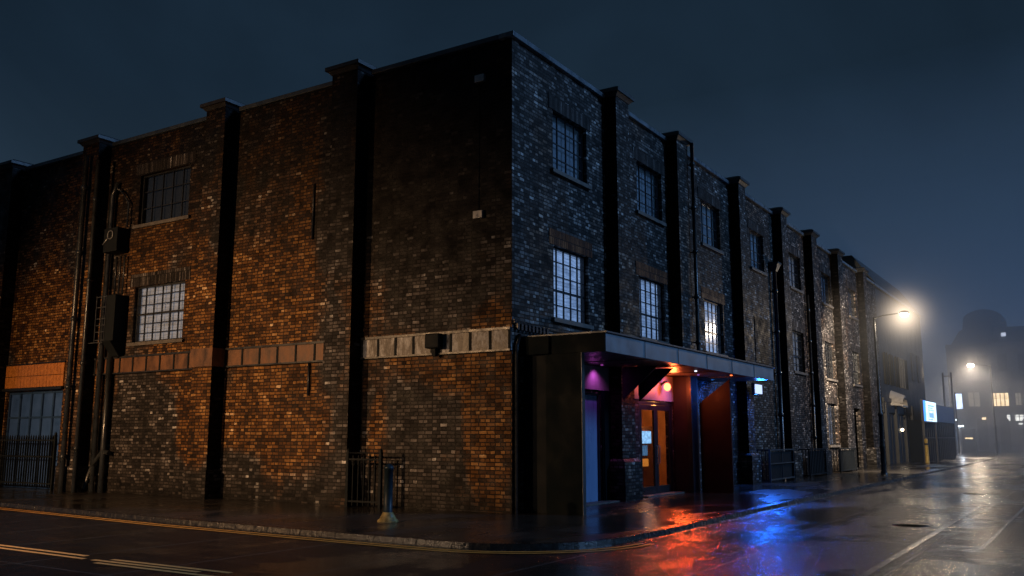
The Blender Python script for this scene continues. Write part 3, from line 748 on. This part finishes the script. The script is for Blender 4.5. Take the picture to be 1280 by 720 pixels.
# ------------------------------------------------------------------ street lamps
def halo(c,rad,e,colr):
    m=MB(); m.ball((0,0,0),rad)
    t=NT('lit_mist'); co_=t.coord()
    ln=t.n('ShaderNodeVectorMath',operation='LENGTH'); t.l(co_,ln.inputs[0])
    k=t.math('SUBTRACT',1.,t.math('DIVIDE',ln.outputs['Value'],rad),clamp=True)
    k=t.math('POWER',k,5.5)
    v=t.n('ShaderNodeEmission'); v.inputs[0].default_value=(*colr,1); t.l(t.math('MULTIPLY',k,e),v.inputs[1]); t.l(v.outputs[0],t.out.inputs['Volume'])  # self-emitting sphere: haze glow put in around the lamp, not scattered light
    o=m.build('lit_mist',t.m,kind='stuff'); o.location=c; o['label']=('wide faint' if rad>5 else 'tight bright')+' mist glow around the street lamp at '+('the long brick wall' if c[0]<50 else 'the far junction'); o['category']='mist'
def street_lamp(x,y,h,dx,dy,label,glow,energy,group=None,r=.07,spot=None,size=.17,col_=(1.,.78,.56),halo_r=2.3,halo_e=2.3,cone=172,glowf=.14):
    t=thing('street_lamp',(x,y,0),label,'street lamp',group)
    m=MB(); m.lathe(x,y,[(r*2.0,0),(r*2.0,.12),(r*1.55,.2),(r*1.5,1.15),(r*1.75,1.2),(r*1.5,1.26),(r*1.25,1.4),(r*1.2,2.5),(r*1.7,2.55),(r*1.7,2.62),(r*.95,2.7),(r*.75,h-.3),(r*.6,h)],14); m.build('column',M['pipe'],t)
    hx,hy=x+dx,y+dy
    m=MB(); m.tube([(x,y,h-.05),(x+dx*.3,y+dy*.3,h+.06),(x+dx*.8,y+dy*.8,h+.12)],.032,8); m.build('arm',M['pipe'],t)
    L=math.hypot(dx,dy); ux,uy=dx/L,dy/L
    m=MB(); m.ball((hx,hy,h+.14),.2,1,1,.45); m.build('lamp_head',M['steel'],t)
    m=MB(); m.ball((hx,hy,h+.045),size,1.,1.,.62); m.build('lamp_glass',glow,t)
    l=lamp('street_light','SPOT',(hx,hy,h-.10),energy,col_,t,shadow_soft_size=.12,spot_size=R(cone),spot_blend=.6)
    lamp('street_glow','POINT',(hx,hy,h-.16),energy*glowf,col_,t,shadow_soft_size=.12)
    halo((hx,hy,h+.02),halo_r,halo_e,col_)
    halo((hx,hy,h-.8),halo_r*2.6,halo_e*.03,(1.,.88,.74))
    if spot: aim(l,spot,(hx,hy,h-.1))
    return t
def door_lever(x,y): pass
g1=emis('lamp_glass_warm',(1.,.83,.60),110.)
street_lamp(25.5,-2.82,6.85,.05,-1.25,'tall dark street lamp with swan neck arm glowing beside the long brick wall',g1,13000,'street lamps in the mist',spot=(37,0.5,1.2),cone=104,glowf=.025)
g2=emis('lamp_glass_far',(1.,.85,.66),45.)
street_lamp(85,-2.4,8.7,0,1.75,'distant street lamp shining in the mist beyond the side street',g2,14000,'street lamps in the mist',size=.3,halo_r=4.,halo_e=.5)
# lamps of the side street, sodium, out of the picture to the left
gs=emis('sodium_glass',(1.,.5,.15),8.)
def sodium(x,y,h,e,target,label,cone=75,c=(1.,.43,.12)):
    t=thing('street_lamp',(x,y,0),label,'street lamp')
    m=MB(); m.lathe(x,y,[(.12,0),(.12,1.2),(.07,1.4),(.05,h)],12); m.build('column',M['pipe'],t)
    m=MB(); m.box(x-.12,x+.12,y-.12,y+.12,h,h+.1); m.build('lamp_head',M['steel'],t)
    m=MB(); m.ball((x,y,h-.06),.08); m.build('lamp_glass',gs,t)
    l=lamp('sodium_light','SPOT',(x,y,h-.2),e,c,t,shadow_soft_size=.25,spot_size=R(cone),spot_blend=.9); aim(l,target,(x,y,h-.2))
sodium(-23,15,6.5,29000,(0,11.0,.2),'orange sodium street lamp across the side street, outside the picture',62,(1.,.56,.26))
sodium(-13.5,5.2,4.6,1750,(0,1.5,.1),'small sodium lamp on a post across the road, outside the picture',84,(1.,.66,.40))

# ------------------------------------------------------------------ neighbours down the street
N=thing('neighbour_warehouse',(50,0,0),'tall dark stucco warehouse adjoining the brick one, with slate mansard roof','warehouse')
m=MB(); m.box(LX+.02,59,0.05,14,-.05,10.9); m.build('wall',M['nextwall'],N)
m=MB(); m.prism([(0.0,10.95),(1.4,13.0),(12,13.0),(14,10.95)],42.4,59.0,0); m.build('mansard_roof',M['roof'],N)
m=MB(); m.box(LX+.02,59.0,-.08,.045,10.78,10.93); m.build('gutter_line',M['galv'],N)
m=MB(); m.box(LX+.02,52,-.10,.045,3.75,4.0); m.box(LX+.05,52,-.05,.045,3.1,3.74)
m.build('cornice',M['nextwall'],N)
for x in (42.3,45.6,48.9,51.7):
    m=MB(); m.box(x-.3,x+.3,-.14,.045,-.02,3.74); m.build('pier',M['nextwall'],N)
for x in (43.9,47.2,50.3):
    m=MB(); m.box(x-1.0,x+1.0,-.01,.04,-.02,3.0); d=m.build('doorway',M['dark'],N); 
    q=MB(); q.box(x-.03,x+.03,-.04,-.012,0,3.0); q.box(x-1.0,x-.92,-.04,-.012,0,3.0); q.box(x+.92,x+1.0,-.04,-.012,0,3.0); q.build('door_frame',M['steel'],d)
for x in (43.4,45.2,47.2,48.3,49.4,50.4):
    m=MB(); m.box(x-.35,x+.35,-.0,.04,4.9,6.8); d=m.build('window',M['dark'],N); 
    q=MB(); 
    for s in(-.35,.35): q.box(x+s-.035,x+s+.035,-.08,-.002,4.85,6.85)
    q.build('frame',M['tan'] if 48<x<50 else M['hoard'],d)  # paler frames on two windows paint in the glints
for x in (54,56.5):
    m=MB(); m.box(x-.6,x+.6,-.0,.04,5.6,7.6); m.build('window',M['dark'],N)
m=MB(); m.ball((47.0,-.12,2.1),.09); m.build('door_lamp',emis('small_door_lamp',(1.,.78,.5),14.),N)
# rounded shell canopy
m=MB(); 
prof=[(math.cos(a)*.95,math.sin(a)*.95) for a in [i*math.pi/12 for i in range(13)]]
for i in range(12):
    (a,b),(c,d)=prof[i],prof[i+1]; m.quad((44.9+a,.03,3.6+b),(44.9+c,.03,3.6+d),(44.9+c*.9,-.75,3.55+d*.55),(44.9+a*.9,-.75,3.45+b*.8),smooth=True)
m.box(43.95,45.85,-.76,-.70,3.5,3.57); m.build('shell_hood',simple('pale_hood',(.42,.40,.37),.5,0,.3,6),N)
# single storey block with hoarding
Hh=thing('site_hoarding',(60,-.9,0),'low black boarded site hoarding with a blue grey panel along its top','hoarding')
m=MB(); m.prism([(49.5,-.9),(66.5,-.9),(67.6,-.6),(68.2,0.1),(68.3,2.4),(49.5,2.4)],-.02,2.75,2); m.build('boarding',M['hoard'],Hh)
m=MB(); m.prism([(55.0,-.95),(66.4,-.95),(66.4,-.80),(55.0,-.80)],2.753,4.0,2); m.build('top_panel',simple('blue_panel',(.16,.22,.32),.4,0,.3,1.5),Hh)
m=MB()
for i in range(18): 
    x=49.8+i*.95; m.box(x-.03,x+.03,-.94,-.902,0,2.7)
m.box(49.5,66.3,-.97,-.941,1.55,1.62); m.build('batten',M['steel'],Hh)
N2=thing('end_warehouse',(66,1,0),'plain dark gabled block standing behind the site hoarding','building')
m=MB(); m.box(59.05,71,2.6,14,-.05,8.0); m.build('wall',M['fardark'],N2)
m=MB(); m.prism([(2.4,8.0),(8,10.6),(14,8.0)],59.05,71.2,0); m.build('roof',M['roof'],N2)
m=MB(); m.box(66.0,67.2,3.2,4.2,9.1,11.6); m.build('chimney',M['fardark'],N2)
# lit sign panel
S=thing('advert_panel',(50.8,-1.05,0),'upright backlit blue and white advert panel mounted at the near end of the hoarding','sign')
m=MB(); m.box(49.1,54.9,-1.16,-1.0,2.62,4.12); m.build('panel_case',M['steel'],S)
m=MB(); m.box(49.2,50.0,-1.18,-1.162,2.7,4.05); m.build('blue_strip',emis('blue_strip_light',(.06,.25,1.),2.5),S)
m=MB(); m.box(50.15,54.8,-1.18,-1.162,2.7,4.05); m.build('poster',emis('poster_light',(.62,.82,1.),2.2,.45,2.2),S)
m=MB()
for (a,b,c,d) in ((51.0,53.9,3.72,3.80),(51.0,53.2,3.58,3.64),(51.0,53.6,3.44,3.49),(51.4,53.4,2.95,3.28),(51.0,53.0,2.8,2.86)): m.box(a,b,-1.186,-1.181,c,d)
m.build('printed_lines',emis('print_blue',(.25,.5,1.),1.3),S)
for x in (49.3,54.7): 
    m=MB(); m.box(x-.06,x+.06,-1.14,-1.02,0,2.62); m.build('post',M['steel'],S)
lamp('sign_glow','AREA',(52,-1.3,3.3),28,(.3,.5,1.),S,shape='RECTANGLE',size=4.5,size_y=1.2).rotation_euler=(R(75),0,0)
yb=thing('marker_post',(48.0,-1.35,0),'short yellow marker post on the pavement before the hoarding','bollard')
m=MB(); m.lathe(48.0,-1.35,[(.14,0),(.12,.1),(.10,1.35),(.12,1.38),(.11,1.48),(.02,1.55)],12); m.build('post',M['yellowpost'],yb)
MB().lathe(48.0,-1.35,[(.105,1.12),(.125,1.13),(.125,1.25),(.105,1.26)],12).build('collar',M['steel'],yb)

# far side of the junction
F=thing('stone_terrace',(118,-8,0),'long pale stone terrace across the junction, arcaded at street level with lit upper windows','building')
FX=116
m=MB(); m.box(FX,FX+12,-30,5.2,-.15,13.6); m.build('wall',M['far'],F)
m=MB(); m.box(FX-.35,FX,-30,5.2,13.2,13.75); m.box(FX-.2,FX,-30,5.2,8.9,9.15); m.box(FX-.22,FX,-30,5.2,4.9,5.2); m.build('cornice',M['far'],F)
m=MB(); m.prism([(FX+.5,13.75),(FX+2.5,16.0),(FX+10,16.0),(FX+12,13.75)],-30,-.4,1); m.build('mansard_roof',M['roof'],F)
for i in range(12):
    y=3.9-i*2.55
    m=MB(); m.box(FX-.12,FX-.001,y-.95,y-.45,-.12,4.88) if i<11 else None
    if i<11: m.build('pier',M['far'],F)
    m=MB(); 
    pts=[(y+.8,0),(y-.35,0),(y-.35,3.6)]+[(y+.22+.57*math.cos(a),3.6+.57*math.sin(a)) for a in [math.pi-j*math.pi/6 for j in range(1,6)]]+[(y+.8,3.6)]
    m.prism(pts,FX-.05,FX-.002,0); m.build('archway',M['dark'],F)
WARM=emis('warm_window_light',(1.,.72,.40),2.6,.35,1.2); COOL=emis('pale_window_light',(.9,.9,.85),2.4,.3,1.5); DIMW=emis('dim_window_light',(.7,.58,.42),.34,.5,.8)
def farwin(y0,y1,z0,z1,mat,cols=4,lab=None):
    m=MB(); m.box(FX-.04,FX-.002,y0,y1,z0,z1); w=m.build('window',mat,F,label=lab)
    q=MB(); n=cols
    for i in range(n+1):
        y=y0+(y1-y0)*i/n; q.box(FX-.08,FX-.041,y-.04,y+.04,z0,z1)
    q.box(FX-.085,FX-.081,y0,y1,(z0+z1)/2+.15,(z0+z1)/2+.2); q.build('glazing_bars',M['steel'],w)
farwin(-1.7,.25,5.6,7.25,WARM,4,'warmly lit window of four panes'); farwin(-3.1,-2.4,5.7,7.2,DIMW,2)
farwin(-4.6,-1.25,3.72,4.45,COOL,7,'wide pale lit shop light over an arch')
for i in range(9): farwin(-6.5-i*2.6,-5.2-i*2.6,5.6,7.3,DIMW if i%3 else WARM,2)
for i in range(12):
    y=3.3-i*2.3; m=MB(); m.box(FX-.03,FX-.002,y-.55,y+.55,10,12.2); m.build('window',M['dark'],F)
farwin(1.6,3.0,5.6,7.4,DIMW,2)
for (y,mt_) in ((-1.3,DIMW),(.9,M['dark']),(-3.6,COOL)): 
    m=MB(); m.box(FX-.06,FX-.031,y-.5,y+.5,10.1,12.0); m.build('window',M['dark'],F)
m=MB(); m.box(FX-.9,FX-.06,1.1,1.5,3.9,4.15); m.build('arch_lamp',emis('amber_arch_lamp',(1.,.7,.4),2.5),F)
m=MB(); m.box(FX-1.2,FX-.05,-3.0,-2.6,3.25,3.4); m.build('arch_lamp',COOL,F)
# rounded tower block behind
Tw=thing('rounded_rooftop_block',(130,3,0),'dark rounded rooftop block looming in mist above the terrace','building')
m=MB(); pts=[(-1.3,0),(-1.3,17.4)]+[(1.6+3.4*math.cos(a)*.9,17.4+2.4*math.sin(a)) for a in [i*math.pi/10 for i in range(2,9)]]+[(4.8,16.8),(6.2,14.5),(6.4,0)]
m.prism(pts,122+6.5,136,0)
m.build('wall',M['fardark'],Tw)
m=MB(); m.box(128.2,128.48,-.7,-.3,12,18.2); m.build('flue',M['fardark'],Tw)
rs=thing('rooftop_sign',(FX+1.2,-1.7,14.2),'small white illuminated sign on the terrace roof','sign')
m=MB(); m.box(FX+1.0,FX+1.2,-1.9,-1.35,14.65,15.1); m.build('sign_face',emis('roof_sign_light',(.72,.8,1.),1.5,.3,2),rs)
m=MB(); m.box(FX+1.21,FX+1.35,-1.95,-1.3,14.6,15.15); m.box(FX+1.22,FX+1.32,-1.7,-1.6,13.75,14.5); m.build('sign_case',M['steel'],rs)
# flues in front of the junction: two tall slender tubes put in for lit edges, and a bus-stop like shelter
mt=thing('twin_mast',(80,1.0,0),'pair of tall pale steel masts standing at the far pavement corner','mast')
for y in (1.35,.62):
    m=MB(); m.tube([(80,y,0),(80,y,7.8)],.09,8); m.build('mast',M['galv'],mt)
m=MB(); 
for z in (4.4,7.4): m.box(79.97,80.03,.7,1.27,z,z+.1)
m.build('cross_bar',M['galv'],mt)
hs=thing('hanging_sign',(80.3,.1,0),'projecting blue white light box sign on a post beside the twin masts','sign')
m=MB(); m.box(80.2,80.3,-.15,.38,4.3,5.75); m.build('sign_face',emis('hanging_sign_light',(.6,.72,1.),2.6,.4,3),hs)
m=MB(); m.box(80.31,80.42,-.2,.43,4.25,5.8); m.tube([(80.4,.45,0),(80.4,.45,5.9)],.05,8); m.build('sign_post',M['steel'],hs)
kx=100
ks=thing('kiosk',(kx,1.4,0),'dark boxy street kiosk with a small warm light across the junction','kiosk')
m=MB(); m.box(kx,kx+1.4,.9,2.3,-.1,2.45); m.build('body',M['hoard'],ks)
m=MB(); m.box(kx-.1,kx+1.5,.8,2.4,2.452,2.6); m.build('roof',M['steel'],ks)
m=MB(); m.box(kx-.03,kx-.002,1.2,2.0,1.45,1.6); m.build('serving_light',WARM,ks)
for j,(x,y,h) in enumerate(((88,1.2,2.7),(92,2.2,3.4),(96,2.9,2.9))):
    lp=thing('lamp_post',(x,y,0),['short glowing lamp post first beyond the twin masts','taller lamp post with pale head beyond the masts','far short lamp post left of the kiosk'][j],'lamp post','small lit posts across the junction')
    m=MB(); m.tube([(x,y,-.12),(x,y,h)],.05,8); m.build('column',M['galv'],lp)
    m=MB(); m.box(x-.15,x+.15,y-.45,y+.1,h,h+.14); m.build('lamp_head',emis('post_lamp_light',(.8,.9,1.),5.),lp)
    lamp('post_light','POINT',(x-.3,y-.2,h-.15),60,(.75,.85,1.),lp,shadow_soft_size=.1)
bn=thing('litter_bin',(104,.2,0),'small dark litter bin right of the kiosk','bin')
m=MB(); m.lathe(104,-.9,[(.3,-.12),(.33,.9),(.36,.92),(.2,1.1)],12); m.build('body',M['steel'],bn)

# parked car far right (only its nose shows at the edge of the picture)
# ------------------------------------------------------------------ mist
def mist(name,x0,x1,y0,y1,z0,z1,dens,g=.25,c=(.80,.88,1.)):
    m=MB(); m.box(x0,x1,y0,y1,z0,z1)
    t=NT(name+'_material'); v=t.n('ShaderNodeVolumePrincipled'); v.inputs['Color'].default_value=(*c,1); v.inputs['Density'].default_value=dens; v.inputs['Anisotropy'].default_value=g
    t.l(v.outputs[0],t.out.inputs['Volume']); t.m.cycles.homogeneous_volume=True
    return m.build(name,t.m,kind='stuff')
ms=mist('mist',43,74,-70,90,-.3,26,.0105); ms['label']='thin night mist filling the street around the lamps'; ms['category']='mist'
ms=mist('mist',74.5,200,-70,90,-.3,26,.0115); ms['label']='thicker night mist over the far junction and terrace'; ms['category']='mist'

# ------------------------------------------------------------------ world and moon
w=bpy.data.worlds.new('World'); scn.world=w; w.use_nodes=True; nt=w.node_tree; nt.nodes.clear()
out=nt.nodes.new('ShaderNodeOutputWorld'); bg=nt.nodes.new('ShaderNodeBackground'); bg2=nt.nodes.new('ShaderNodeBackground'); add=nt.nodes.new('ShaderNodeAddShader')
sky=nt.nodes.new('ShaderNodeTexSky'); sky.sky_type='NISHITA'; sky.sun_disc=False; sky.sun_elevation=R(28); sky.sun_rotation=R(150); sky.ozone_density=4
nt.links.new(sky.outputs[0],bg2.inputs[0]); bg2.inputs[1].default_value=.0004
tc=nt.nodes.new('ShaderNodeTexCoord'); sp=nt.nodes.new('ShaderNodeSeparateXYZ'); nt.links.new(tc.outputs['Generated'],sp.inputs[0])
rp=nt.nodes.new('ShaderNodeValToRGB'); nt.links.new(sp.outputs[2],rp.inputs[0])
e=rp.color_ramp.elements; e.new(.5); e.new(.5)
for el,(p,c) in zip(e,((0.,(.024,.036,.052)),(.13,(.019,.034,.053)),(.36,(.0095,.021,.037)),(1.,(.004,.011,.021)))): el.position=p; el.color=(*c,1)
nz=nt.nodes.new('ShaderNodeTexNoise'); nz.inputs['Scale'].default_value=2.8; nz.inputs['Detail'].default_value=5; nz.inputs['Distortion'].default_value=.4; nt.links.new(tc.outputs['Generated'],nz.inputs['Vector'])
r2=nt.nodes.new('ShaderNodeMapRange'); nt.links.new(nz.outputs[0],r2.inputs[0]); r2.inputs[1].default_value=.3; r2.inputs[2].default_value=.7; r2.inputs[3].default_value=.72; r2.inputs[4].default_value=1.28
nt.links.new(rp.outputs[0],bg.inputs[0]); nt.links.new(r2.outputs[0],bg.inputs[1])
nt.links.new(bg.outputs[0],add.inputs[0]); nt.links.new(bg2.outputs[0],add.inputs[1]); nt.links.new(add.outputs[0],out.inputs[0])
s=lamp('moon','SUN',(20,-40,40),1.35,(.24,.50,1.)); s.data.angle=R(12); aim(s,(20+-.42*10,-40+.9*10,40-.55*10))

# ------------------------------------------------------------------ camera
cam=bpy.data.cameras.new('Camera'); cam.lens=31.95; cam.sensor_width=36; cam.clip_end=3000; cam.clip_start=.1
co=bpy.data.objects.new('Camera',cam); col.objects.link(co); scn.camera=co
az=R(32.38); co.location=(-19.92*math.cos(az),-19.92*math.sin(az),1.6)
co.rotation_euler=(R(90)+math.atan(187/1136),0,az-R(90))
scn.view_settings.view_transform='Standard'; scn.view_settings.look='None'; scn.view_settings.exposure=0
scn.render.engine='CYCLES'
scn.cycles.max_bounces=8
